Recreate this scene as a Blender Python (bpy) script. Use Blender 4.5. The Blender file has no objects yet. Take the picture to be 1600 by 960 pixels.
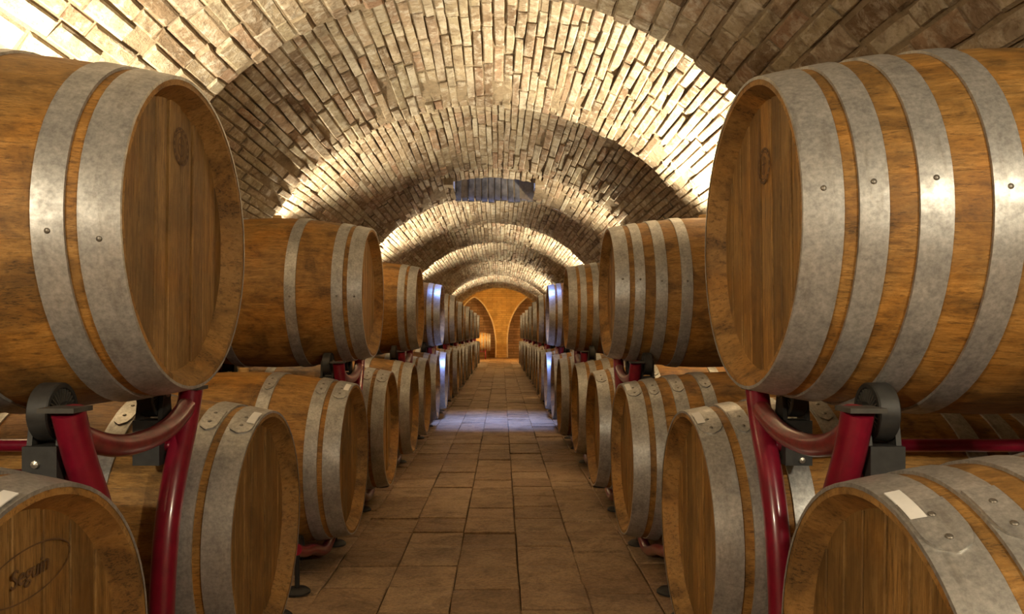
import bpy, bmesh, math, random
from mathutils import Matrix, Vector
random.seed(7)
PI = math.pi
U = 0.285            # one unit of layout = the radius of a barrel head, 28.5 cm
CAM_H = 3.05         # camera height above the floor, in units
F_PX, VPX, VPY = 1220.0, 784.0, 522.0
sc = bpy.context.scene
COL = sc.collection

# ------------------------------------------------------------------ camera
cd = bpy.data.cameras.new('camera')
cd.sensor_width = 36.0
cd.lens = F_PX / 1600 * 36.0
cd.shift_x = (800 - VPX) / 1600
cd.shift_y = (VPY - 480) / 1600
cd.clip_start = 0.02
cam = bpy.data.objects.new('camera', cd)
cam.location = (0, 0, CAM_H * U)
cam.rotation_euler = (PI / 2, 0, 0)
COL.objects.link(cam)
sc.camera = cam

# ------------------------------------------------------------------ world, exposure
w = bpy.data.worlds.new('sky'); sc.world = w
w.use_nodes = True
w.node_tree.nodes['Background'].inputs[0].default_value = (0.45, 0.58, 1.0, 1)
w.node_tree.nodes['Background'].inputs[1].default_value = 4.0
sc.view_settings.view_transform = 'Standard'
sc.view_settings.look = 'None'
sc.view_settings.exposure = 0.0
sc.view_settings.gamma = 1.0
sc.view_settings.use_curve_mapping = False

# ------------------------------------------------------------------ lamp list (x, y, z, watts): uplights by the walls
WARM = (1.0, 0.88, 0.655)
LAMPS = [(-4.75, 7.7, 3.85, 400, 130), (4.42, 14.2, 4.5, 800, 118), (-4.95, 17.6, 4.35, 460, 118), (4.46, 23.6, 4.5, 520, 116),
         (-5.15, 29.6, 4.5, 720, 120), (4.46, 37.0, 4.5, 760, 120), (-5.15, 44.8, 4.5, 820, 122), (4.46, 52.6, 4.5, 640, 124),
         (4.46, 59.2, 4.5, 640, 124), (-5.15, 66.6, 4.5, 850, 130), (4.46, 66.6, 4.5, 500, 130), (4.46, 73.7, 4.5, 240, 130)]
REAR_LAMPS = [(4.4, -1.6, 5.2, 160, 0), (-4.9, -3.4, 5.2, 210, 0)]
END_LAMPS = [(-4.3, 90, 4.2, 200, 0), (4.3, 88, 4.2, 260, 0)]

# ------------------------------------------------------------------ helpers
def tag(o, label=None, cat=None, group=None, kind=None):
    if label: o['label'] = label
    if cat: o['category'] = cat
    if group: o['group'] = group
    if kind: o['kind'] = kind
    return o

def mesh(name, verts, faces, mat=None, smooth=False):
    me = bpy.data.meshes.new(name)
    me.from_pydata([(v[0] * U, v[1] * U, v[2] * U) for v in verts], [], faces)
    if mat: me.materials.append(mat)
    if smooth:
        me.polygons.foreach_set('use_smooth', [True] * len(me.polygons))
    me.update()
    return me

def obj(name, me, parent=None, loc=(0, 0, 0), rot=(0, 0, 0)):
    o = bpy.data.objects.new(name, me)
    COL.objects.link(o)
    o.location = (loc[0] * U, loc[1] * U, loc[2] * U)
    o.rotation_euler = rot
    if parent: o.parent = parent
    return o

def empty(name, loc, rz=0.0):
    o = obj(name, None, None, loc, (0, 0, rz))
    o.empty_display_size = 0.05
    return o

class MB:
    """collects shapes for one mesh"""
    def __init__(s): s.v = []; s.f = []
    def add(s, v, f):
        b = len(s.v); s.v += [tuple(p) for p in v]; s.f += [tuple(i + b for i in q) for q in f]; return s
    def box(s, x0, x1, y0, y1, z0, z1, M=None):
        v = [Vector((x, y, z)) for x in (x0, x1) for y in (y0, y1) for z in (z0, z1)]
        if M: v = [M @ p for p in v]
        return s.add(v, [(0, 1, 3, 2), (4, 6, 7, 5), (0, 4, 5, 1), (2, 3, 7, 6), (0, 2, 6, 4), (1, 5, 7, 3)])
    def tube(s, pts, r, n=10, sub=5, cap=True):
        P = [Vector(p) for p in pts]
        if sub > 1 and len(P) > 2:
            Q = []
            for i in range(len(P) - 1):
                p0 = P[max(i - 1, 0)]; p1 = P[i]; p2 = P[i + 1]; p3 = P[min(i + 2, len(P) - 1)]
                for k in range(sub):
                    t = k / sub
                    Q.append(0.5 * ((2 * p1) + (p2 - p0) * t + (2 * p0 - 5 * p1 + 4 * p2 - p3) * t * t + (3 * p1 - p0 - 3 * p2 + p3) * t ** 3))
            Q.append(P[-1]); P = Q
        v = []; f = []
        up = None
        for i, p in enumerate(P):
            d = (P[min(i + 1, len(P) - 1)] - P[max(i - 1, 0)]).normalized()
            if up is None:
                a = Vector((1, 0, 0)) if abs(d.x) < .9 else Vector((0, 0, 1))
                up = (a - d * a.dot(d)).normalized()
            else:
                up = (up - d * up.dot(d)).normalized()
            sd = d.cross(up)
            for k in range(n):
                a = 2 * PI * k / n
                v.append(p + (up * math.cos(a) + sd * math.sin(a)) * r)
        for i in range(len(P) - 1):
            for k in range(n):
                f.append((i * n + k, i * n + (k + 1) % n, (i + 1) * n + (k + 1) % n, (i + 1) * n + k))
        if cap:
            f.append(tuple(range(n))[::-1]); f.append(tuple(range((len(P) - 1) * n, len(P) * n)))
        return s.add(v, f)
    def lathe(s, prof, n=32, axis='x', close=False, M=None):
        """prof: list of (axial, radius)"""
        v = []; f = []
        for (a, r) in prof:
            for k in range(n):
                t = 2 * PI * k / n
                c, q = r * math.cos(t), r * math.sin(t)
                p = Vector((a, c, q)) if axis == 'x' else Vector((c, q, a))
                v.append(M @ p if M else p)
        m = len(prof)
        for i in range(m if close else m - 1):
            j = (i + 1) % m
            for k in range(n):
                f.append((i * n + k, i * n + (k + 1) % n, j * n + (k + 1) % n, j * n + k))
        if not close:
            if prof[0][1] > 1e-6: f.append(tuple(range(n))[::-1])
            if prof[-1][1] > 1e-6: f.append(tuple(range((m - 1) * n, m * n)))
        return s.add(v, f)
    def mesh(s, name, mat, smooth=False): return mesh(name, s.v, s.f, mat, smooth)

def autosmooth(me, ang=40):
    """smooth faces, sharp edges above the angle"""
    bm = bmesh.new(); bm.from_mesh(me)
    bmesh.ops.recalc_face_normals(bm, faces=bm.faces)
    c = math.radians(ang)
    for f in bm.faces: f.smooth = True
    for e in bm.edges:
        if len(e.link_faces) == 2:
            e.smooth = e.calc_face_angle(0) < c
    bm.to_mesh(me); bm.free()
    return me

# ------------------------------------------------------------------ materials
class NT:
    def __init__(s, name):
        s.m = bpy.data.materials.new(name); s.m.use_nodes = True
        s.t = s.m.node_tree; s.b = s.t.nodes['Principled BSDF']
    def n(s, kind, **kw):
        x = s.t.nodes.new(kind)
        for k, v in kw.items():
            if k.startswith('i_'): x.inputs[k[2:].replace('_', ' ')].default_value = v
            else: setattr(x, k, v)
        return x
    def l(s, a, b): s.t.links.new(a, b)
    def coord(s, out='Object', scale=(1, 1, 1), off=None):
        c = s.n('ShaderNodeTexCoord'); m = s.n('ShaderNodeMapping')
        m.inputs['Scale'].default_value = scale
        s.l(c.outputs[out], m.inputs['Vector'])
        if off is not None:
            cv = s.n('ShaderNodeVectorMath', operation='SCALE'); cv.inputs[0].default_value = (37.0, 91.0, 53.0)
            s.l(off, cv.inputs['Scale']); s.l(cv.outputs[0], m.inputs['Location'])
        return m.outputs[0]
    def noise(s, vec, scale, detail=4, rough=.55, dist=0):
        x = s.n('ShaderNodeTexNoise'); x.inputs['Scale'].default_value = scale; x.inputs['Detail'].default_value = detail
        x.inputs['Roughness'].default_value = rough; x.inputs['Distortion'].default_value = dist
        s.l(vec, x.inputs['Vector']); return x.outputs['Fac']
    def ramp(s, fac, stops, interp='LINEAR'):
        x = s.n('ShaderNodeValToRGB'); x.color_ramp.interpolation = interp
        e = x.color_ramp.elements
        while len(e) < len(stops): e.new(0.5)
        for el, (p, c) in zip(e, stops):
            el.position = p; el.color = (*c, 1) if len(c) == 3 else c
        s.l(fac, x.inputs[0]); return x.outputs[0]
    def mix(s, fac, a, b, mode='MIX'):
        x = s.n('ShaderNodeMix', data_type='RGBA', blend_type=mode)
        for inp, val in ((x.inputs[0], fac), (x.inputs[6], a), (x.inputs[7], b)):
            if hasattr(val, 'links'): s.l(val, inp)
            elif isinstance(val, (int, float)): inp.default_value = val
            else: inp.default_value = (*val, 1)
        return x.outputs[2]
    def rand(s): return s.n('ShaderNodeObjectInfo').outputs['Random']
    def math(s, op, a, b=0.0):
        x = s.n('ShaderNodeMath', operation=op)
        for i, val in enumerate((a, b)):
            if hasattr(val, 'links'): s.l(val, x.inputs[i])
            else: x.inputs[i].default_value = val
        return x.outputs[0]
    def bump(s, h, strength=.3, dist=.01):
        x = s.n('ShaderNodeBump'); x.inputs['Strength'].default_value = strength; x.inputs['Distance'].default_value = dist
        s.l(h, x.inputs['Height']); s.l(x.outputs[0], s.b.inputs['Normal'])
    def out(s, col=None, rough=.6, metal=0.0, spec=.5):
        if col is not None:
            if hasattr(col, 'links'): s.l(col, s.b.inputs['Base Color'])
            else: s.b.inputs['Base Color'].default_value = (*col, 1)
        if hasattr(rough, 'links'): s.l(rough, s.b.inputs['Roughness'])
        else: s.b.inputs['Roughness'].default_value = rough
        s.b.inputs['Metallic'].default_value = metal
        s.b.inputs['Specular IOR Level'].default_value = spec
        return s.m

def wood(name, gscale, stops, rough=.55, per_obj=.35, dark=(.05, .026, .011), dirt=.92):
    t = NT(name); r = t.rand()
    v = t.coord('Object', gscale, r)
    grain = t.noise(v, 9, 8, .70, .7)
    fine = t.noise(t.coord('Object', tuple(g * 3.0 for g in gscale), r), 22, 5, .75, .3)
    gf = t.math('ADD', t.math('MULTIPLY', grain, .55), t.math('MULTIPLY', fine, .45))
    col = t.ramp(gf, stops)
    mv = t.n('ShaderNodeMapping'); mv.inputs['Scale'].default_value = (.8, 1.0, 1.0)
    t.l(t.n('ShaderNodeNewGeometry').outputs['Position'], mv.inputs['Vector'])
    sm = t.ramp(t.noise(mv.outputs[0], 9, 6, .66, .5), [(.47, (0, 0, 0)), (.60, (1, 1, 1))])
    amber = t.ramp(t.noise(mv.outputs[0], 5.5, 4, .6, .3), [(.45, (0, 0, 0)), (.62, (1, 1, 1))])
    col = t.mix(t.math('MULTIPLY', amber, .55), col, t.mix(1.0, col, (1.22, .98, .55), 'MULTIPLY'))
    v3 = t.coord('Object', tuple(g * 2.2 for g in gscale), r)
    streak = t.ramp(t.noise(v3, 16, 6, .8), [(.50, (0, 0, 0)), (.62, (1, 1, 1))])
    speck = t.ramp(fine, [(.48, (0, 0, 0)), (.60, (1, 1, 1))])
    f = t.math('MAXIMUM', t.math('MULTIPLY', t.math('MULTIPLY', sm, t.math('ADD', .50, t.math('MULTIPLY', speck, .5))), dirt), t.math('MULTIPLY', streak, .6))
    col = t.mix(f, col, dark)
    tone = t.ramp(r, [(0, (1 - per_obj,) * 3), (1, (1, 1, 1))])
    col = t.mix(1.0, col, tone, 'MULTIPLY')
    t.bump(gf, .3, .004)
    return t.out(col, rough, 0, .3)

M = {}
M['stave'] = wood('oak_stave', (.55, 5.5, 5.5), [(.33, (.17, .082, .021)), (.5, (.36, .185, .047)), (.66, (.54, .31, .10))], .55, .07)
M['oak'] = wood('oak_body', (.55, 5.5, 5.5), [(.33, (.17, .082, .021)), (.5, (.36, .185, .047)), (.66, (.54, .31, .10))], .5, .22)
M['head'] = wood('oak_head', (4.5, 5.5, .45), [(.33, (.15, .078, .024)), (.5, (.31, .17, .05)), (.66, (.46, .275, .10))], .6, .42, dirt=.5)
M['chime'] = wood('oak_chime', (1.2, 3.0, 3.0), [(.25, (.22, .11, .03)), (.5, (.38, .21, .065)), (.8, (.50, .30, .11))], .65, .14)
M['pale_oak'] = wood('pale_oak_body', (.55, 5.5, 5.5), [(.25, (.30, .16, .06)), (.5, (.46, .28, .11)), (.8, (.58, .38, .17))], .6, .2)

def hoop_mat():
    t = NT('galvanised_hoop'); r = t.rand()
    v = t.coord('Object', (1, 1, 1), r)
    a = t.noise(v, 22, 6, .65); b = t.noise(t.coord('Object', (6, 1, 1), r), 9, 4, .6)
    col = t.ramp(a, [(.3, (.34, .33, .31)), (.55, (.48, .47, .445)), (.8, (.60, .59, .56))])
    sp = t.ramp(t.noise(v, 130, 4, .7), [(.35, (.72, .72, .72)), (.65, (1.12, 1.12, 1.12))])
    col = t.mix(1.0, col, sp, 'MULTIPLY')
    st = t.ramp(b, [(.56, (0, 0, 0)), (.75, (1, 1, 1))])
    col = t.mix(t.math('MULTIPLY', st, .45), col, (.17, .14, .10))
    rg = t.ramp(a, [(.3, (.52,) * 3), (.7, (.34,) * 3)])
    t.bump(a, .12, .003)
    return t.out(col, rg, .55, .5)
M['hoop'] = hoop_mat()

def plain(name, col, rough=.5, metal=0.0, var=.25, nscale=18, bump=.08, coat=0.0):
    t = NT(name)
    nz = t.noise(t.coord('Object', (1, 1, 1), t.rand()), nscale, 5, .6)
    c = t.ramp(nz, [(.3, tuple(x * (1 - var) for x in col)), (.7, tuple(min(1, x * (1 + var)) for x in col))])
    t.bump(nz, bump, .003)
    if coat: t.b.inputs['Coat Weight'].default_value = coat; t.b.inputs['Coat Roughness'].default_value = .12
    return t.out(c, rough, metal)
M['red'] = plain('red_enamel', (.20, .006, .022), .30, 0, .22, 25, .03, .6)
M['red_dusty'] = plain('dusty_red_enamel', (.175, .018, .022), .34, 0, .45, 30, .04, .3)
M['black'] = plain('black_plastic', (.028, .027, .025), .55, 0, .35, 40)
M['cap'] = plain('dusty_grey_cap', (.055, .05, .042), .7, 0, .3, 40)
M['bolt'] = plain('zinc_bolt', (.62, .58, .50), .35, .9, .15, 60)
M['rivet'] = plain('dull_rivet', (.24, .22, .19), .45, .75, .2, 60)
M['iron'] = plain('dark_iron_foot', (.022, .02, .018), .6, .2, .3, 40)
M['paper'] = plain('white_paper', (.80, .79, .76), .8, 0, .06, 30, .02)
M['bung'] = plain('tan_bung', (.45, .27, .09), .7, 0, .15, 40)
M['burn'] = plain('burnt_mark', (.115, .06, .024), .8, 0, .3, 60)
M['lampmetal'] = plain('lamp_housing', (.05, .05, .05), .5, .3, .1)

def brick_mat(name, source, pale=.5):
    t = NT(name)
    if source == 'object':
        r = t.rand()
    else:
        a = t.n('ShaderNodeAttribute'); a.attribute_name = 'tone'; r = a.outputs['Fac']
    base = t.ramp(r, [(0.0, (.20, .135, .082)), (.16, (.31, .235, .15)), (.34, (.43, .345, .225)), (.5, (.37, .235, .15)), (.6, (.46, .375, .255)),
                      (.76, (.38, .315, .20)), (.9, (.52, .45, .33)), (1.0, (.28, .18, .115))])
    g = t.coord('Object') if source != 'object' else t.coord('Object', (1, 1, 1), r)
    n1 = t.noise(g, 20, 8, .72, .5)
    n2 = t.noise(g, 60, 6, .7)
    n3 = t.noise(g, 11, 6, .65, .6)
    eff = t.ramp(n1, [(.49, (0, 0, 0)), (.60, (1, 1, 1))])
    col = t.mix(t.math('MULTIPLY', eff, pale), base, (.62, .55, .43))
    dk = t.ramp(n3, [(.50, (0, 0, 0)), (.66, (1, 1, 1))])
    col = t.mix(t.math('MULTIPLY', dk, .68), col, (.14, .085, .045))
    pit = t.ramp(n2, [(.30, (.5, .45, .4)), (.48, (1, 1, 1))])
    col = t.mix(.8, col, pit, 'MULTIPLY')
    gp = t.n('ShaderNodeNewGeometry').outputs['Position']
    soot = t.ramp(t.noise(gp, 3.2, 6, .62, .7), [(.48, (0, 0, 0)), (.68, (1, 1, 1))])
    col = t.mix(t.math('MULTIPLY', soot, .45), col, (.16, .10, .055))
    bloom = t.ramp(t.noise(gp, 4.4, 7, .7, .5), [(.55, (0, 0, 0)), (.66, (1, 1, 1))])
    col = t.mix(t.math('MULTIPLY', t.math('MULTIPLY', bloom, eff), .6), col, (.68, .62, .51))
    h = t.math('ADD', t.math('MULTIPLY', n1, .7), t.math('MULTIPLY', n2, .5))
    t.bump(h, .75, .012)
    return t.out(col, .92, 0, .15)
M['brick'] = brick_mat('vault_brick', 'object', .62)
M['brick_far'] = brick_mat('vault_brick_joined', 'attr', .62)

def mortar_mat():
    t = NT('lime_mortar'); g = t.coord('Object')
    n = t.noise(g, 30, 6, .7); m = t.noise(g, 5, 3)
    c = t.mix(m, t.ramp(n, [(.3, (.07, .045, .026)), (.6, (.26, .195, .12))]), (.36, .28, .18))
    t.bump(n, .8, .012)
    return t.out(c, .95, 0, .1)
M['mortar'] = mortar_mat()

def brickwork(name, c1, c2, mo, scale, axes):
    """brick pattern for walls too far away or too hidden to show single bricks"""
    t = NT(name)
    c = t.n('ShaderNodeTexCoord'); sx = t.n('ShaderNodeSeparateXYZ'); cx = t.n('ShaderNodeCombineXYZ')
    t.l(c.outputs['Object'], sx.inputs[0]); t.l(sx.outputs[axes[0]], cx.inputs[0]); t.l(sx.outputs[axes[1]], cx.inputs[1])
    b = t.n('ShaderNodeTexBrick'); b.inputs['Scale'].default_value = scale
    b.inputs['Color1'].default_value = (*c1, 1); b.inputs['Color2'].default_value = (*c2, 1); b.inputs['Mortar'].default_value = (*mo, 1)
    b.inputs['Mortar Size'].default_value = .012; b.inputs['Brick Width'].default_value = .9; b.inputs['Row Height'].default_value = .2
    t.l(cx.outputs[0], b.inputs['Vector'])
    n = t.noise(c.outputs['Object'], 3.5, 6, .65)
    col = t.mix(t.ramp(n, [(.42, (0, 0, 0)), (.7, (.75, .75, .75))]), b.outputs['Color'], tuple(x * .45 for x in c1))
    t.bump(b.outputs['Fac'], -.4, .02)
    return t.out(col, .9, 0, .15)
M['wall'] = brickwork('side_wall_brick', (.42, .30, .18), (.32, .20, .12), (.16, .11, .06), 3.2, (1, 2))
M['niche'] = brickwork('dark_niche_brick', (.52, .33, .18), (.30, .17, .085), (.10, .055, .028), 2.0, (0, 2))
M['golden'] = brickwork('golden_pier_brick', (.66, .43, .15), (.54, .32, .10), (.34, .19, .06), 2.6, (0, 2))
M['moulding'] = plain('pale_moulding', (.78, .62, .36), .8, 0, .2, 12)
M['blueshaft'] = plain('shaft_brick', (.20, .185, .17), .9, 0, .5, 14, .5)

def tile_mat(name, source):
    t = NT(name)
    if source == 'object': r = t.rand()
    else:
        a = t.n('ShaderNodeAttribute'); a.attribute_name = 'tone'; r = a.outputs['Fac']
    base = t.ramp(r, [(0, (.27, .17, .088)), (.3, (.35, .228, .122)), (.6, (.39, .265, .15)), (.8, (.32, .20, .105)), (1, (.44, .31, .18))])
    g = t.n('ShaderNodeNewGeometry').outputs['Position']
    n1 = t.noise(g, 8, 9, .74, .8); n2 = t.noise(g, 75, 6, .75); n3 = t.noise(g, 2.2, 4, .55, .4)
    st = t.ramp(n1, [(.46, (0, 0, 0)), (.70, (1, 1, 1))])
    col = t.mix(t.math('MULTIPLY', st, .72), base, (.085, .05, .026))
    col = t.mix(t.math('MULTIPLY', t.ramp(n3, [(.5, (0, 0, 0)), (.75, (1, 1, 1))]), .5), col, (.12, .07, .036))
    col = t.mix(.75, col, t.ramp(n2, [(.36, (.45, .42, .38)), (.6, (1.1, 1.1, 1.1))]), 'MULTIPLY')
    mv = t.n('ShaderNodeMapping'); mv.inputs['Scale'].default_value = (.8, 4.2, 1); t.l(g, mv.inputs['Vector'])
    wv = t.noise(mv.outputs[0], 3.2, 3, .5)
    t.bump(t.math('ADD', t.math('MULTIPLY', wv, 1.6), t.math('MULTIPLY', n1, .5)), .5, .02)
    return t.out(col, t.ramp(n1, [(.3, (.48,) * 3), (.7, (.7,) * 3)]), 0, .4)
M['tile'] = tile_mat('terracotta_tile', 'object')
M['tile_far'] = tile_mat('terracotta_tile_joined', 'attr')
M['grout'] = plain('dark_grout', (.09, .06, .035), .95, 0, .3, 30, .3)

# ------------------------------------------------------------------ the vault
VA, VZ, R0, RISE = -0.36, 2.55, 5.25, 0.70      # axis x, axis height, radius at the arches, rise of each bay above them
BAYS = [-9.0, 1.5, 10.9, 16.3, 22.5, 27.0, 33.7, 40.8, 51.3, 63.7, 71.5, 80.5]
END_Y = 100.0
def rad(bay, y):
    a, b = BAYS[bay], BAYS[bay + 1]
    t = (y - a) / (b - a)
    if t < .5: return R0 + RISE
    q = (t - .5) / .5
    return R0 + RISE * (0.5 + 0.5 * math.cos(PI * q))
def vpt(bay, th, y, dr=0.0):
    r = rad(bay, y) + dr
    return Vector((VA + r * math.cos(th), y, VZ + r * math.sin(th)))
def px(p):
    return (VPX + F_PX * p.x / p.y, VPY - F_PX * (p.z - CAM_H) / p.y)

SKY_X0, SKY_X1, SKY_Y0, SKY_Y1 = -1.60, 1.10, 25.8, 26.9
SKY_BAY = 4
def th_at(x, r): return math.acos((x - VA) / r)

def shell(bay):
    """mortar bed of one bay, from the springing up, with the drop at its far lip"""
    y0, y1 = BAYS[bay], BAYS[bay + 1]
    ys = [y0 + (y1 - y0) * i / 16 for i in range(17)]
    N = 72; ths = [PI * i / N for i in range(N + 1)]
    hole = bay == SKY_BAY
    if hole:
        ys = sorted([y for y in ys if min(abs(y - SKY_Y0), abs(y - SKY_Y1)) > .12] + [SKY_Y0, SKY_Y1])
        ta, tb = th_at(SKY_X1, R0 + .2), th_at(SKY_X0, R0 + .2)
        ths = sorted([t for t in ths if min(abs(t - ta), abs(t - tb)) > .015] + [ta, tb])
    v = []; f = []; n = len(ths)
    for y in ys:
        for t in ths: v.append(vpt(bay, t, min(max(y, y0), y1 - 1e-6), .036))
    for i in range(len(ys) - 1):
        for k in range(n - 1):
            if hole and SKY_Y0 - 1e-6 <= ys[i] and ys[i + 1] <= SKY_Y1 + 1e-6 and ta - 1e-6 <= ths[k] and ths[k + 1] <= tb + 1e-6: continue
            f.append((i * n + k, i * n + k + 1, (i + 1) * n + k + 1, (i + 1) * n + k))
    b = len(v)                                  # riser behind the lip, up to the next bay
    for dr in (.036, RISE + .6):
        for t in ths:
            r = R0 + dr
            v.append(Vector((VA + r * math.cos(t), y1 - .012, VZ + r * math.sin(t))))
    for k in range(n - 1): f.append((b + k, b + k + 1, b + n + k + 1, b + n + k))
    return mesh('vault_bed', v, f, M['mortar'], False)

def brick_shape(wd, ln, hd, j, seed):
    """a chamfered, slightly uneven brick: x across, y along, z out of the wall"""
    rr = random.Random(seed)
    q = lambda a: rr.uniform(-a, a)
    c = min(wd, ln) * .13 if wd < .5 else .014
    v = []
    for z, ins in ((-hd, 0), (-c * .7, 0), (0, c)):
        for sx, sy in ((-1, -1), (1, -1), (1, 1), (-1, 1)):
            v.append((sx * (wd / 2 - ins) + q(j), sy * (ln / 2 - ins) + q(j * 1.3), z + q(j * .8)))
    f = [(8, 9, 10, 11)]
    for L in (0, 4):
        for k in range(4): f.append((L + k, L + (k + 1) % 4, L + 4 + (k + 1) % 4, L + 4 + k))
    return v, f

CEIL_NAMES = ['bare brick vault bay behind the camera', 'wide nearest brick vault bay, brightly lit on the left, over the first barrels',
              'second brick vault bay from the camera, brightest above the right barrels', 'third brick vault bay from the camera, dark on its right side',
              'fourth brick vault bay from the camera, pierced by the blue skylight', 'fifth brick vault bay, just beyond the skylight', 'sixth brick vault bay from the camera',
              'seventh brick vault bay from the camera', 'eighth brick vault bay from the camera', 'ninth narrow brick vault bay from the camera', 'last brick vault bay before the golden end wall']
def build_bay(bay):
    y0, y1 = BAYS[bay], BAYS[bay + 1]
    ce = obj('ceiling', shell(bay)); tag(ce, CEIL_NAMES[bay], 'ceiling', kind='structure')
    if bay == 0: return
    hgt = .27 if bay == 1 else .165
    L0 = .66 if bay == 1 else .96
    gap = .018 if bay == 1 else .014
    rr = random.Random(100 + bay)
    ta, tb = th_at(SKY_X1, R0 + .2), th_at(SKY_X0, R0 + .2)
    NV = 10
    shapes = [brick_shape(hgt - gap, L0 - gap * .8, .10, .012 if bay == 1 else .009, 1000 * bay + i) for i in range(NV)]
    items = []
    ncourse = int((PI * (R0 + .2) * (164 / 180)) / hgt)
    ystart = max(y0, 4.4)
    wid = [rr.uniform(.78, 1.25) for _ in range(ncourse)]; tw = sum(wid); acc = 0
    for c in range(ncourse):
        th = math.radians(8) + math.radians(164) * (acc + wid[c] / 2) / tw; acc += wid[c]
        sx = wid[c] * ncourse / tw
        y = ystart - rr.uniform(0, L0)
        while y < y1 - .05:
            ln = L0 * rr.choice((1, 1, 1, 1, .55, .9, 1.08))
            a = max(y, ystart); b = min(y + ln, y1 + rr.uniform(-.07, .05))
            y += ln
            if b - a < .18: continue
            if bay == SKY_BAY and ta - .02 < th < tb + .02 and b > SKY_Y0 - .02 and a < SKY_Y1 + .02:
                if a < SKY_Y0 - .3: b = SKY_Y0 - .01
                else: continue
            ym = (a + b) / 2
            pa, pb = vpt(bay, th, max(a, y0)), vpt(bay, th, min(b, y1 - 1e-4))
            e2 = (pb - pa).normalized()
            e1 = Vector((-math.sin(th), 0, math.cos(th)))
            n = e1.cross(e2).normalized()
            cdir = Vector((-math.cos(th), 0, -math.sin(th)))
            if n.dot(cdir) < 0: n = -n; e1 = -e1
            e1 = e2.cross(n).normalized()
            pr = rr.uniform(-.022, .022)
            if rr.random() < .03: pr -= .035
            mid = (pa + pb) / 2 + n * pr
            qa, qb = px(pa), px(pb)
            area = math.hypot(qa[0] - qb[0], qa[1] - qb[1]) * hgt * F_PX / ym
            vis = -30 < qa[0] < 1630 and -60 < min(qa[1], qb[1]) and max(qa[1], qb[1]) < 480
            if vis:      # behind the near upper barrels
                for (x0, x1, yy0, depth) in ((-100, 385, 150, 5), (1110, 1700, 130, 5)):
                    if x0 < qb[0] < x1 and qb[1] > yy0 + 20: vis = False
            ang = rr.gauss(0, .012)
            R = Matrix((e1, e2, n)).transposed() @ Matrix.Rotation(ang, 3, 'Z')
            items.append((area if vis else 0, mid, R, (sx * rr.uniform(.96, 1.01), (b - a) / L0), rr.randrange(NV), rr.random()))
    items.sort(key=lambda q: -q[0])
    nind = 300 if bay in (1, 2, 3, 4) else 0
    ind, rest = items[:nind], items[nind:]
    if bay in (4,): ind, rest = [q for q in ind if q[0] > 60], [q for q in ind if q[0] <= 60] + rest
    mes = [mesh('brick', v, f, M['brick']) for v, f in shapes] if ind else []
    for (_, mid, R, sy, k, tone) in ind:
        o = bpy.data.objects.new('brick', mes[k]); COL.objects.link(o)
        m4 = R.to_4x4() @ Matrix.Diagonal((sy[0], sy[1], 1, 1)); m4.translation = mid * U
        o.parent = ce; o.matrix_world = m4
    V = []; Fc = []; T = []
    for (_, mid, R, sy, k, tone) in rest:
        v, f = shapes[k]; b = len(V)
        for p in v: V.append(R @ Vector((p[0] * sy[0], p[1] * sy[1], p[2])) + mid)
        T += [tone] * len(v)
        Fc += [tuple(i + b for i in q) for q in f]
    if V:
        me = mesh('brick_courses', V, Fc, M['brick_far'])
        at = me.attributes.new('tone', 'FLOAT', 'POINT'); at.data.foreach_set('value', T)
        o = obj('brick_courses', me, ce); tag(o, kind='stuff')

for b in range(len(BAYS) - 1): build_bay(b)

# side walls below the springing, rear wall
XL, XR = VA - R0 - RISE - .05, VA + R0 + RISE + .05
m = MB().box(XL - .5, XL, -9, END_Y + 3, -.3, VZ + .05)
tag(obj('wall_left', m.mesh('wall_left', M['wall'])), kind='structure')
m = MB().box(XR, XR + .5, -9, END_Y + 3, -.3, VZ + .05)
tag(obj('wall_right', m.mesh('wall_right', M['wall'])), kind='structure')
m = MB().box(XL - .5, XR + .5, -9.5, -9, -.3, VZ + R0 + 1.2)
tag(obj('wall_rear', m.mesh('wall_rear', M['wall'])), kind='structure')

# skylight shaft: four brick-lined sides
def shaft():
    z0, z1 = 7.60, 10.6
    sh = MB()
    for (a, b, c, d, zb) in ((SKY_X0 - .3, SKY_X0, SKY_Y0 - .3, SKY_Y1 + .6, 7.92), (SKY_X1, SKY_X1 + .3, SKY_Y0 - .3, SKY_Y1 + .6, 7.92),
                         (SKY_X0, SKY_X1, SKY_Y1 + .12, SKY_Y1 + .45, 7.75), (SKY_X0, SKY_X1, SKY_Y0 - .3, SKY_Y0, 8.32)):
        sh.box(a, b, c, d, zb, z1)
    o = obj('window_1', sh.mesh('skylight_shaft', M['mortar'])); tag(o, 'blue daylit skylight shaft cut through the crown of the vault', 'skylight', kind='structure')
    rr = random.Random(5)
    n = 12; wd = (SKY_X1 - SKY_X0) / n
    for row in range(3):
        v, f = brick_shape(wd - .03, .95, .12, .012, 70 + row)
        me = mesh('brick', v, f, M['blueshaft'])
        for k in range(n):
            bo = bpy.data.objects.new('brick', me); COL.objects.link(bo)
            bo.location = ((SKY_X0 + wd * (k + .5)) * U, (SKY_Y1 + .07 + rr.uniform(-.03, .03)) * U, (8.1 + row * .98 + rr.uniform(-.04, .04)) * U)
            bo.rotation_euler = (PI / 2, rr.uniform(-.03, .03), 0); bo.parent = o
    # daylight entering at the top of the shaft
    ld = bpy.data.lights.new('daylight', 'AREA'); ld.shape = 'RECTANGLE'
    ld.size = (SKY_X1 - SKY_X0 - .1) * U; ld.size_y = .5 * U
    ld.energy = 20; ld.color = (.20, .35, 1.0); ld.spread = math.radians(46)
    lo = bpy.data.objects.new('daylight', ld); COL.objects.link(lo)
    lo.location = ((SKY_X0 + SKY_X1) / 2 * U, (SKY_Y0 + .3) * U, 8.85 * U)
    lo.rotation_euler = (math.radians(9), 0, 0)
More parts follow.
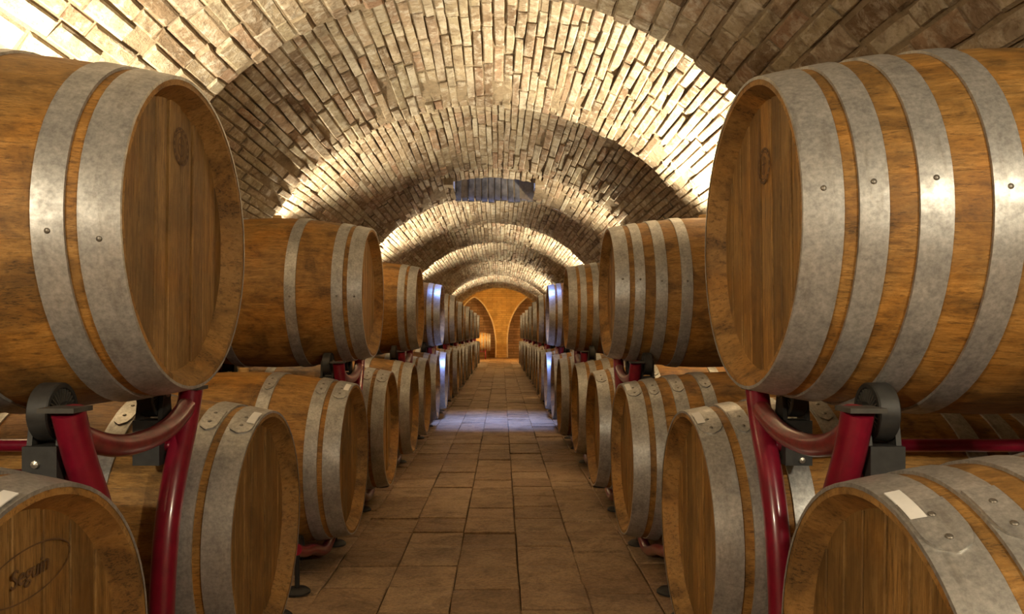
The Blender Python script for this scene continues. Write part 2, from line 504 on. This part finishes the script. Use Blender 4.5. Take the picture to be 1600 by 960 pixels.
shaft()

# ------------------------------------------------------------------ floor
m = MB().box(XL - .5, XR + .5, -9.5, END_Y + 3, -.35, -.05)
floor = obj('floor', m.mesh('floor_bed', M['grout'])); tag(floor, kind='structure')
def tiles():
    rr = random.Random(11)
    tx, ty = .79, .87
    shapes = [brick_shape(tx - .010, ty - .010, .07, .006, 300 + i) for i in range(8)]
    mes = [mesh('floor_tile', v, f, M['tile']) for v, f in shapes]
    items = []
    x0 = -.58 - tx * 6.5 + tx / 2 * 0
    nx = 14
    for c in range(nx):
        x = -.58 + tx * (c - 6) + tx / 2
        if x - tx / 2 < XL or x + tx / 2 > XR + .3: continue
        y = -8.7 + rr.uniform(0, ty * .5)
        while y < END_Y + 1:
            P = Vector((x, max(y, .5), 0)); q = px(P)
            vis = y > 5 and 300 < q[0] < 1250 and q[1] < 985 and -2.9 < x < 2.5
            items.append((F_PX ** 2 / P.y ** 3 if vis else 0, x + rr.uniform(-.006, .006), y, rr.gauss(0, .008), rr.randrange(8), rr.random(), rr.gauss(0, .004)))
            y += ty
    items.sort(key=lambda q: -q[0])
    V = []; Fc = []; T = []
    for i, (s, x, y, dz, k, tone, rz) in enumerate(items):
        if i < 300 and s > 0 and y < 34:
            o = bpy.data.objects.new('floor_tile', mes[k]); COL.objects.link(o)
            o.location = (x * U, y * U, dz * U); o.rotation_euler = (rr.gauss(0, .006), rr.gauss(0, .006), rz); o.parent = floor
        else:
            v, f = shapes[k]; b = len(V)
            V += [(p[0] + x, p[1] + y, p[2] + dz) for p in v]; T += [tone] * len(v)
            Fc += [tuple(j + b for j in q) for q in f]
    me = mesh('tile_field', V, Fc, M['tile_far'])
    at = me.attributes.new('tone', 'FLOAT', 'POINT'); at.data.foreach_set('value', T)
    tag(obj('tile_field', me, floor), kind='stuff')
tiles()

# ------------------------------------------------------------------ end chamber
def end_chamber():
    y0 = BAYS[-1]; r = 6.15; zc = 2.75
    N = 48; v = []; f = []
    for y in (y0, END_Y + 3):
        for k in range(N + 1):
            t = PI * k / N; v.append((VA + r * math.cos(t), y, zc + r * math.sin(t)))
    for k in range(N): f.append((k, k + 1, N + 2 + k, N + 1 + k))
    b = len(v)                       # ring joining the last arch to the taller chamber
    for rr_, zz in ((R0 + .3, VZ), (r + .4, zc)):
        for k in range(N + 1):
            t = PI * k / N; v.append((VA + rr_ * math.cos(t), y0 + .01, zz + rr_ * math.sin(t)))
    for k in range(N): f.append((b + k, b + k + 1, b + N + 2 + k, b + N + 1 + k))
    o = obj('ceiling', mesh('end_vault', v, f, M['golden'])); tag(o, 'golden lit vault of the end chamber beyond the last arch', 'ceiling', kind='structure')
    # back of the niches
    m = MB().box(XL - 1.5, XR + 1.5, END_Y + 2.2, END_Y + 2.8, -.3, 10)
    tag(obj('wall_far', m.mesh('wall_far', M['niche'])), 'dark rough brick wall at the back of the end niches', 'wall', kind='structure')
    # front with pier flaring up between two arched niches
    Rn = [(.72, -.1), (.70, 2.0), (.78, 3.3), (1.02, 4.5), (1.5, 5.7), (2.2, 6.8), (2.9, 7.5), (3.45, 7.85), (4.2, 7.4), (4.9, 6.3), (5.3, 4.5), (5.45, 2), (5.45, -.1)]
    Ln = [(-.78, -.1), (-.76, 2.0), (-.9, 3.3), (-1.15, 4.5), (-1.65, 5.7), (-2.3, 6.8), (-3.0, 7.5), (-3.6, 7.75), (-4.4, 7.2), (-5.1, 6.2), (-5.6, 4.5), (-5.9, 2), (-5.9, -.1)]
    outer = [(XR + 1.4, -.1), (XR + 1.4, 10), (XL - 1.4, 10), (XL - 1.4, -.1)]
    loop = Rn + outer + Ln[::-1]
    bm = bmesh.new()
    vs = [bm.verts.new((x * U, END_Y * U, z * U)) for x, z in loop]
    face = bm.faces.new(vs)
    ex = bmesh.ops.extrude_face_region(bm, geom=[face])
    bmesh.ops.translate(bm, vec=(0, 2.3 * U, 0), verts=[e for e in ex['geom'] if isinstance(e, bmesh.types.BMVert)])
    bmesh.ops.triangulate(bm, faces=[q for q in bm.faces if len(q.verts) > 4])
    bmesh.ops.recalc_face_normals(bm, faces=bm.faces)
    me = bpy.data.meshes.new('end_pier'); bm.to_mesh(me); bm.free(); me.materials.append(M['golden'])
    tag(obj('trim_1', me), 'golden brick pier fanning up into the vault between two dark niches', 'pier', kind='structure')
    for i, path in enumerate((Ln, Rn)):
        m = MB().tube([(x, END_Y - .02, z) for x, z in path], .10, 6, 4)
        tag(obj('trim_%d' % (i + 2), m.mesh('arch_edge', M['moulding'], True)),
            ('left' if i == 0 else 'right') + ' niche arch moulding on the golden end wall', 'moulding', kind='structure')
end_chamber()

# ------------------------------------------------------------------ barrels
BL, BR = 1.53, 1.18            # half length, bilge radius (head rim radius = 1)
REC = .135                     # how deep the head sits
NST = 26
def prof(s): return BR - (BR - 1.0) * (abs(s) / BL) ** 1.9
HOOPS_A = [(.0, .205), (.27, .43), (.93, 1.09)]
HOOPS_B = [(.0, .20), (.275, .42), (.57, .735), (.93, 1.09)]

def stave_mesh():
    e = BL - REC - .02
    S = [-BL, -e] + [-e + 2 * e * i / 10 for i in range(1, 10)] + [e, BL]
    h = PI / NST - .0005
    A = [-h, -h / 3, h / 3, h]
    v = []; f = []; n = 8; mi = []
    for s in S:
        r = prof(s)
        ri = .962 if abs(s) > BL - 1e-4 else (.885 if abs(s) > e - 1e-4 else r - .12)
        v += [(s, r * math.cos(a), r * math.sin(a)) for a in A] + [(s, ri * math.cos(a), ri * math.sin(a)) for a in A[::-1]]
    for i in range(len(S) - 1):
        for k in range(n):
            f.append((i * n + k, i * n + (k + 1) % n, (i + 1) * n + (k + 1) % n, (i + 1) * n + k))
            mi.append(1 if k in (4, 5, 6) and i in (0, len(S) - 2) else 0)
    f.append(tuple(range(n))[::-1]); f.append(tuple(range((len(S) - 1) * n, len(S) * n))); mi += [1, 1]
    me = mesh('stave', v, f, M['stave'])
    me.materials.append(M['chime'])
    me.polygons.foreach_set('material_index', mi)
    return autosmooth(me, 35)

def body_mesh(mat, n=52):
    S = [-BL + 2 * BL * i / 12 for i in range(13)]
    pr = [(BL - REC - .02, .885), (BL, .962)] + [(s, prof(s)) for s in S[::-1]] + [(-BL, .962), (-BL + REC, .885)]
    me = MB().lathe(pr, n).mesh('barrel_body', mat)
    me.materials.append(M['chime'])
    for p in me.polygons:
        c = p.center / U
        if abs(c.x) > BL - REC - .03 and math.hypot(c.y, c.z) < .985: p.material_index = 1
    return autosmooth(me, 35)

def head_boards(nb, seed):
    """meshes of the boards that make up one head, in the plane x = front"""
    rr = random.Random(seed)
    ws = [rr.uniform(.8, 1.25) for _ in range(nb)]
    tot = sum(ws); y = -.90; out = []
    for w_ in ws:
        y1 = y + 1.80 * w_ / tot
        g_ = rr.uniform(.006, .017); a, b = y + g_, y1 - g_
        n = 5; top = []; bot = []
        for i in range(n + 1):
            yy = a + (b - a) * i / n
            z = math.sqrt(max(.0001, .90 ** 2 - yy * yy))
            top.append((yy, z)); bot.append((yy, -z))
        lp = bot + top[::-1]
        d = rr.uniform(-.006, .006)
        xf = BL - REC + d; c = .006
        v = [(xf - .07, p[0], p[1]) for p in lp] + [(xf - c, p[0], p[1]) for p in lp]
        ym = (a + b) / 2; k = 1 - 2 * c / (b - a)
        v += [(xf, ym + (p[0] - ym) * k, p[1]) for p in lp]
        L = len(lp); f = [tuple(range(2 * L, 3 * L))]
        for q in (0, L):
            for i in range(L): f.append((q + i, q + (i + 1) % L, q + L + (i + 1) % L, q + L + i))
        out.append((v, f)); y = y1
    return out
HEADS = []
for sd, nb in ((1, 9), (2, 8), (3, 9), (4, 8)):
    HEADS.append([mesh('head_board', v, f, M['head']) for v, f in head_boards(nb, sd)])
def joined_head(sd, nb):
    m = MB()
    for v, f in head_boards(nb, sd): m.add(v, f)
    return m.mesh('barrel_head', M['head'])
HEADJ = [joined_head(1, 9), joined_head(2, 8)]
BACKHEAD = MB().lathe([(-BL + REC, .9), (-BL + REC + .06, .9)], 40).mesh('back_head', M['head'])

def hoop_mesh(o0, o1, sign, n=64):
    a, b = sign * (BL - o0), sign * (BL - o1)
    t = .016
    if o0 == 0: a = sign * (BL + .004)
    ra, rb = prof(min(abs(a), BL)), prof(b)
    mid = (a + b) / 2
    m = MB().lathe([(a, ra - .004), (a, ra + t), (mid, prof(mid) + t + .001), (b, rb + t), (b, rb - .004)], n, close=False)
    m.f = [q for q in m.f if len(q) == 4]
    return autosmooth(m.mesh('hoop', M['hoop']), 45)
HM = {}
for nm, hs in (('A', HOOPS_A), ('B', HOOPS_B)):
    HM[nm] = []
    for (a, b) in hs:
        for sg in (1, -1): HM[nm].append((hoop_mesh(a, b, sg), a, b, sg))

def lap_mesh(a, b, flip=1):
    """raised overlapping end of a hoop with a tapered tongue, centred at angle 0"""
    s0, s1 = BL - a - .006, BL - b + .006
    v = []; f = []
    K = 10
    for i in range(K + 1):
        ang = (-.15 + .30 * i / K) * flip
        t = i / K
        tp = 0 if t < .6 else (1 - math.sqrt(max(0, 1 - ((t - .6) / .4) ** 2))) * .46
        w_ = s0 - s1; xa, xb = s0 - w_ * tp, s1 + w_ * tp
        for x in (xa, xb):
            for e in (.014, .028):
                r = prof(min(x, BL)) + e
                v.append((x, r * math.cos(ang), r * math.sin(ang)))
    for i in range(K):
        p, q = i * 4, i * 4 + 4
        f += [(p + 1, q + 1, q + 3, p + 3), (p, q, q + 1, p + 1), (p + 2, p + 3, q + 3, q + 2)]
    f += [(0, 1, 3, 2), (K * 4, K * 4 + 2, K * 4 + 3, K * 4 + 1)]
    return autosmooth(mesh('lap_plate', v, f, M['hoop']), 40)
LAPS = {}
for hs in (HOOPS_A, HOOPS_B):
    for ab in hs:
        for fl in (1, -1): LAPS[ab + (fl,)] = lap_mesh(*ab, fl)
RIVET = MB().lathe([(-.006, .017), (.003, .016), (.007, .011), (.008, .0001)], 10, axis='z').mesh('rivet', M['rivet'], True)
BUNG = MB().lathe([(-.05, .075), (.045, .068), (.055, .055), (.056, .0001)], 16, axis='z').mesh('bung', M['bung'])
autosmooth(BUNG, 40)

def sticker_mesh():
    v = []; f = []; K = 6
    for i in range(K + 1):
        a = -.11 + .22 * i / K
        for s in (BL - .01, BL - .075):
            r = prof(s) + .032
            v.append((s, r * math.cos(a), r * math.sin(a)))
    for i in range(K): f.append((2 * i, 2 * i + 1, 2 * i + 3, 2 * i + 2))
    b = len(v)
    v += [(p[0], p[1] * .995, p[2] * .995) for p in v[:]]
    f += [tuple(j + b for j in q[::-1]) for q in f[:]]
    return mesh('paper_strip', v, f, M['paper'])
STICK = sticker_mesh()
STAVE = stave_mesh()
BODY = body_mesh(M['oak']); PALE = body_mesh(M['pale_oak'])

def face_angle(side, wy, wz):
    """angle around the barrel axis for a world direction (wy along the cellar, wz up)"""
    return math.atan2(wz, wy if side < 0 else -wy)

def barrel(side, x_rim, y, zc, kind, near, label, group, seam=(-1, .15), sticker=False, bung=True, yaw=0.0, hd=0, hroll=0.0, pale=False):
    """side -1: left of the aisle (head faces +x); side 1: right of the aisle"""
    xc = x_rim + side * BL
    root = empty('wine_barrel', (xc, y, zc - BR), (0 if side < 0 else PI) + yaw)
    tag(root, label, 'barrel', group)
    L = (0, 0, BR)
    rr = random.Random(hash((round(y * 10), side, round(zc * 10))) & 0xffff)
    if near:
        off = rr.uniform(0, 1)
        for k in range(NST):
            obj('stave', STAVE, root, L, ((k + off) * 2 * PI / NST, 0, 0))
        for me in HEADS[hd]: obj('head_board', me, root, L, (hroll, 0, 0))
    else:
        obj('barrel_body', PALE if pale else BODY, root, L, (rr.uniform(0, 6), 0, 0))
        obj('barrel_head', HEADJ[hd % 2], root, L, (hroll, 0, 0))
    obj('back_head', BACKHEAD, root, L)
    phi = face_angle(side, *seam)
    for i, (me, a, b, sg) in enumerate(HM[kind]):
        h = obj('hoop', me, root, L, (rr.uniform(0, 6) if not near else 0, 0, 0))
        if near and sg > 0:
            dphi = rr.uniform(-.03, .03)
            low = zc < 2
            if low: obj('lap_plate', LAPS[(a, b, -side)], h, (0, 0, 0), (phi + dphi, 0, 0))
            s = BL - (a + b) / 2
            for da in ((-.08, .05) if low else (0,)):
                p = phi + dphi + da; r = prof(s) + (.027 if low else .015)
                rv = obj('rivet', RIVET, h, (s, r * math.cos(p), r * math.sin(p)), (p - PI / 2, 0, 0))
    if bung: obj('bung', BUNG, root, (0, 0, BR + BR))
    if sticker:
        obj('paper_strip', STICK, root, L, (face_angle(side, sticker[0], sticker[1]), 0, 0))
    return root

XLR, XRR = -2.05, 1.62          # where the barrel heads stand on either side
Y0, PITCH, NU = 5.2, 7.2, 10
ZU, ZL = 3.70, 1.35
ORD = ['nearest the camera'] + ['%s from the camera' % s for s in
       ('second', 'third', 'fourth', 'fifth', 'sixth', 'seventh', 'eighth', 'ninth', 'tenth', 'eleventh', 'twelfth', 'thirteenth', 'fourteenth',
        'fifteenth', 'sixteenth', 'seventeenth', 'eighteenth', 'nineteenth', 'twentieth')]
rb = random.Random(3)
BARRELS = {}
for side, xr, kind, word, hoops in ((-1, XLR, 'A', 'left', 'six-hooped'), (1, XRR, 'B', 'right', 'eight-hooped')):
    nl = 0
    for k in range(NU):
        yc = Y0 + PITCH * k
        near = k < 2
        lab = '%s oak barrel on top of the %s row, %s' % (hoops, word, ORD[k])
        jit = 0 if k == 0 else rb.uniform(-.05, .05)
        seam = (-1, .12) if side > 0 else (-1, -.12)
        BARRELS[(side, 'u', k)] = barrel(side, xr + jit, yc + (0 if k == 0 else rb.uniform(-.08, .08)), ZU, kind, near, lab, 'upper barrels in the %s row' % word,
                                         seam, False, True, 0 if k == 0 else rb.uniform(-.01, .01), k % 2 if side < 0 else 2 + k % 2, rb.uniform(-.05, .05))
        for s in (-1, 1):
            lab = '%s oak barrel near the floor in the %s row, %s' % (hoops, word, ORD[nl])
            yl = yc + 1.70 * s
            st = (-.30, 1) if nl in (0, 1, 2) else False
            if nl == 0: st = (-.28, 1)
            BARRELS[(side, 'l', nl)] = barrel(side, xr + (0 if nl < 2 else rb.uniform(-.06, .06)), yl, ZL, kind, near, lab, 'lower barrels in the %s row' % word,
                                              (-.45, 1), st, True, 0 if nl < 2 else rb.uniform(-.012, .012), (nl + 1) % 2 if side < 0 else 2 + nl % 2, rb.uniform(-.06, .06))
            nl += 1

# burnt brand marks on the near heads
def text_mesh(s, size):
    cu = bpy.data.curves.new('brand', 'FONT'); cu.body = s; cu.size = size * U; cu.extrude = .002 * U; cu.shear = .25
    cu.align_x = 'CENTER'; cu.align_y = 'CENTER'
    o = bpy.data.objects.new('brand_tmp', cu); COL.objects.link(o)
    bpy.context.view_layer.update()
    dg = bpy.context.evaluated_depsgraph_get()
    me = bpy.data.meshes.new_from_object(o.evaluated_get(dg))
    bpy.data.objects.remove(o); me.materials.clear(); me.materials.append(M['burn'])
    me.name = 'brand_mark'
    return me
def oval(m, a, b, wd, z0=0.0, n=40, y0=0, arc=(0, 2 * PI)):
    v = []; f = []
    for i in range(n + 1):
        t = arc[0] + (arc[1] - arc[0]) * i / n
        for q in (0, wd):
            v.append((y0 + (a - q) * math.cos(t), (b - q) * math.sin(t), z0))
    for i in range(n): f.append((2 * i, 2 * i + 2, 2 * i + 3, 2 * i + 1))
    m.add(v, f)
def stamp(root, side, dy, dz, me, tilt=0.0):
    o = obj('brand_mark', me, root, (BL - REC + .010, dy, BR + dz))
    o.rotation_euler = (Matrix.Rotation(tilt, 3, 'X') @ Matrix(((0, 0, 1), (1, 0, 0), (0, 1, 0)))).to_euler()
    tag(o, 'dark burnt brand mark')
m = MB(); oval(m, .34, .12, .008)
stamp(BARRELS[(-1, 'l', 0)], -1, .10, .60, m.mesh('brand_oval', M['burn']), .05)
stamp(BARRELS[(-1, 'l', 0)], -1, .10, .60, text_mesh('Seguin', .115), .05)
def emblem(r):
    m = MB()
    oval(m, r, r, .010); oval(m, r * .78, r * .78, .007)
    for i in range(14):
        a = 2 * PI * i / 14; c = Vector((math.cos(a), math.sin(a), 0)) * r * .88
        m.box(-.006, .006, -.014, .014, -.001, .001, Matrix.Translation(c) @ Matrix.Rotation(a, 4, 'Z'))
    oval(m, r * .40, r * .52, .010); m.box(-.005, .005, -r * .4, r * .4, -.001, .001)
    m.box(-r * .25, r * .25, r * .05, r * .12, -.001, .001)
    return m.mesh('brand_emblem', M['burn'])
stamp(BARRELS[(1, 'u', 0)], 1, 0.0, .47, emblem(.12))
stamp(BARRELS[(-1, 'u', 0)], -1, .10, .62, emblem(.13))

# lone pale barrel by the end wall, on a low red cradle
barrel(-1, -1.35, 94.0, 2.05, 'B', False, 'lone pale barrel lying on a low red cradle by the golden end wall', None, hd=1, pale=True)
ck = empty('barrel_cradle', (-2.9, 94.0, 0)); tag(ck, 'low red steel cradle under the lone barrel by the end wall', 'cradle')
for dx in (-.95, .95):
    obj('cradle_saddle', MB().tube([(dx, -1.0, 1.15), (dx, -.6, .92), (dx, 0, .80), (dx, .6, .92), (dx, 1.0, 1.15)], .07, 8, 4).mesh('cradle_saddle', M['red'], True), ck)
    for sy in (-1, 1): obj('leg', MB().tube([(dx, sy * .9, 1.06), (dx, sy * .95, 0)], .06, 8, 1).mesh('leg', M['red'], True), ck)
for sy in (-1, 1): obj('rail', MB().tube([(-.95, sy * .7, .95), (.95, sy * .7, .95)], .05, 8, 1).mesh('rail', M['red'], True), ck)

# ------------------------------------------------------------------ barrel racks
WR = .17                                 # wheel radius
WY, WZ = .66, ZU - math.sqrt((1.115 + WR) ** 2 - .66 ** 2)
LY = .75
LZ = ZL - math.sqrt((1.115 + WR) ** 2 - LY ** 2)
def wheel_parts():
    tyre = autosmooth(MB().lathe([(-.06, WR - .035), (-.06, WR - .008), (-.052, WR), (.052, WR), (.06, WR - .008), (.06, WR - .03), (.038, WR - .033), (.038, .045), (.066, .04), (.066, .0001)], 32).mesh('wheel', M['black']), 35)
    fins = MB()
    for i in range(28):
        a = 2 * PI * i / 28
        fins.box(.036, .058, .04, WR - .036, -.004, .004, Matrix.Rotation(a, 4, 'X'))
    fins = fins.mesh('wheel_rib', M['cap'])
    br = MB()
    zb = -.385                           # rail axis below the axle
    for x0, x1 in ((.068, .098), (-.098, -.068)):
        pts = []
        for i in range(9):
            a = PI * i / 8; pts.append((.06 * math.cos(a), .06 * math.sin(a)))
        lp = pts + [(-.095, -.2), (-.13, zb - .13), (.13, zb - .13), (.095, -.2)]
        v = [(x0, p[0], p[1]) for p in lp] + [(x1, p[0], p[1]) for p in lp]; n = len(lp)
        br.add(v, [tuple(range(n))[::-1], tuple(range(n, 2 * n))] + [(i, (i + 1) % n, n + (i + 1) % n, n + i) for i in range(n)])
    br.box(-.098, .098, -.135, .135, zb - .13, -WR - .015)
    br = br.mesh('wheel_bracket', M['black'])
    bolt = MB().lathe([(0, .024), (.014, .022), (.018, .0001)], 8, axis='x').mesh('bolt', M['bolt'])
    return tyre, fins, br, bolt, zb
TYRE, FINS, BRACKET, BOLT, ZB = wheel_parts()
RAIL_Z = WZ + ZB
FRAME_IN = .36                            # frame stands this far behind the heads
def rack_meshes():
    g = {}
    for s in (-1, 1):
        pts = [(0, s * .86, 2.62), (0, s * .74, 2.34), (0, s * .56, 2.02), (0, s * .42, 1.65), (0, s * .345, 1.2), (0, s * .33, .8), (0, s * .33, .26)]
        g['up', s] = autosmooth(MB().tube(pts, .088, 14, 5).mesh('upright', M['red']), 50)
        g['cap', s] = MB().box(-.11, .09, s * .87 - .10, s * .87 + .10, 2.618, 2.645).mesh('end_cap', M['cap'])
    pts = [(0, -.78, 2.48), (0, -.55, 2.40), (0, -.28, 2.345), (0, 0, 2.33), (0, .28, 2.345), (0, .55, 2.40), (0, .78, 2.50)]
    g['saddle'] = autosmooth(MB().tube(pts, .072, 14, 4).mesh('saddle', M['red_dusty']), 50)
    pts = [(0, -3.25, .52), (0, -2.9, .40), (0, -2.45, LZ), (0, -1.7, .105), (0, -.95, LZ), (0, -.4, .27), (0, .4, .27), (0, .95, LZ), (0, 1.7, .105), (0, 2.45, LZ), (0, 2.9, .40), (0, 3.25, .52)]
    g['base'] = autosmooth(MB().tube(pts, .07, 10, 4).mesh('base_tube', M['red']), 50)
    L = 2 * BL - 2 * FRAME_IN
    g['rail'] = autosmooth(MB().tube([(0, 0, 0), (-L, 0, 0)], .05, 12, 1).mesh('rail', M['red']), 50)
    g['axle'] = autosmooth(MB().tube([(0, 0, 0), (-L, 0, 0)], .04, 8, 1).mesh('axle_rail', M['red']), 50)
    for nm, top in (('in', LZ), ('out', .5)):
        g['foot', nm] = autosmooth(MB().lathe([(0, .155), (.02, .155), (.05, .12), (.06, .03), (top, .028)], 20, axis='z').mesh('screw_foot', M['iron']), 40)
    return g
RK = rack_meshes()
def rack(side, xr, k, word):
    yc = Y0 + PITCH * k
    root = empty('barrel_rack', (xr + side * FRAME_IN, yc, 0), 0 if side < 0 else PI)
    tag(root, 'red steel roller rack carrying barrels in the %s row, %s' % (word, ORD[k]), 'rack', 'barrel racks in the %s row' % word)
    full = k < 3
    L = 2 * BL - 2 * FRAME_IN
    for fx in ((0, -L) if full else (0,)):
        for s in (-1, 1):
            obj('upright', RK['up', s], root, (fx, 0, 0)); obj('end_cap', RK['cap', s], root, (fx, 0, 0))
        obj('saddle', RK['saddle'], root, (fx, 0, 0))
        obj('base_tube', RK['base'], root, (fx, 0, 0))
        for y, nm in ((-3.2, 'out'), (-1.1, 'in'), (1.1, 'in'), (3.2, 'out')): obj('screw_foot', RK['foot', nm], root, (fx, y, 0))
    for s in (-1, 1):
        obj('rail', RK['rail'], root, (0, s * WY, RAIL_Z))
        for wx in ((-.20, -L + .20) if full else (-.20,)):
            br = obj('wheel_bracket', BRACKET, root, (wx, s * WY, WZ))
            if full:
                for bx, by, bz in ((.099, 0, ZB + .09), (.099, 0, ZB - .08), (.099, 0, .0)): obj('bolt', BOLT, br, (bx, by, bz))
                mm = obj('bolt', BOLT, br, (-.02, -.136 if s * (1 if side < 0 else -1) < 0 else .136, ZB + .10)); mm.rotation_euler = (0, 0, -PI / 2 if mm.location.y < 0 else PI / 2)
                mm = obj('bolt', BOLT, br, (-.02, -.136 if s * (1 if side < 0 else -1) < 0 else .136, ZB - .09)); mm.rotation_euler = (0, 0, -PI / 2 if mm.location.y < 0 else PI / 2)
            wh = obj('wheel', TYRE, root, (wx, s * WY, WZ))
            if full: obj('wheel_rib', FINS, wh)
    for yb in (-1.7, 1.7):
        for s in (-1, 1):
            obj('axle_rail', RK['axle'], root, (0, yb + s * LY, LZ))
            for wx in ((-.20, -L + .20) if full else (-.20,)): obj('wheel', TYRE, root, (wx, yb + s * LY, LZ))
    return root
for k in range(NU):
    rack(-1, XLR, k, 'left'); rack(1, XRR, k, 'right')

# ------------------------------------------------------------------ lamps: small uplights held to the walls, out of sight behind the barrels
HOUSE = autosmooth(MB().lathe([(-.32, .08), (-.30, .11), (-.10, .12), (-.10, .10), (-.28, .085)], 20, axis='z').mesh('housing', M['lampmetal']), 40)
def lamp(i, x, y, z, watts, col, r=.05, open_lamp=False, cone=136):
    root = empty('wall_uplight', (x, y, z))
    sd = 'left' if x < 0 else 'right'
    tag(root, 'dark wall uplight behind the %s barrels, %s' % (sd, ORD[i]), 'lamp', 'wall uplights')
    obj('housing', HOUSE, root)
    wx = XL if x < 0 else XR
    obj('arm', MB().tube([(0, 0, -.25), (wx - x, 0, -.25 if z + -.25 < VZ else -.55)], .03, 6, 1).mesh('arm', M['lampmetal']), root)
    ld = bpy.data.lights.new('bulb', 'POINT' if open_lamp else 'SPOT'); ld.energy = watts; ld.color = col; ld.shadow_soft_size = r
    lo = bpy.data.objects.new('bulb', ld); COL.objects.link(lo); lo.parent = root
    lo.location = (0, 0, .02)
    if not open_lamp:                    # shielded flood: shines up along the vault
        ld.spot_size = math.radians(cone); ld.spot_blend = .55
        lo.rotation_euler = (PI, math.radians(9) * (1 if x < 0 else -1), 0)
cnt = {True: 0, False: 0}
ALL = [(*q, WARM, False) for q in LAMPS] + [(*q, WARM, True) for q in REAR_LAMPS] + [(*q, (1.0, .68, .27), True) for q in END_LAMPS]
for (x, y, z, e, cn, c, op) in sorted(ALL, key=lambda q: q[1]):
    lamp(cnt[x < 0], x, y, z, e * .5, c, .05, op, cn); cnt[x < 0] += 1
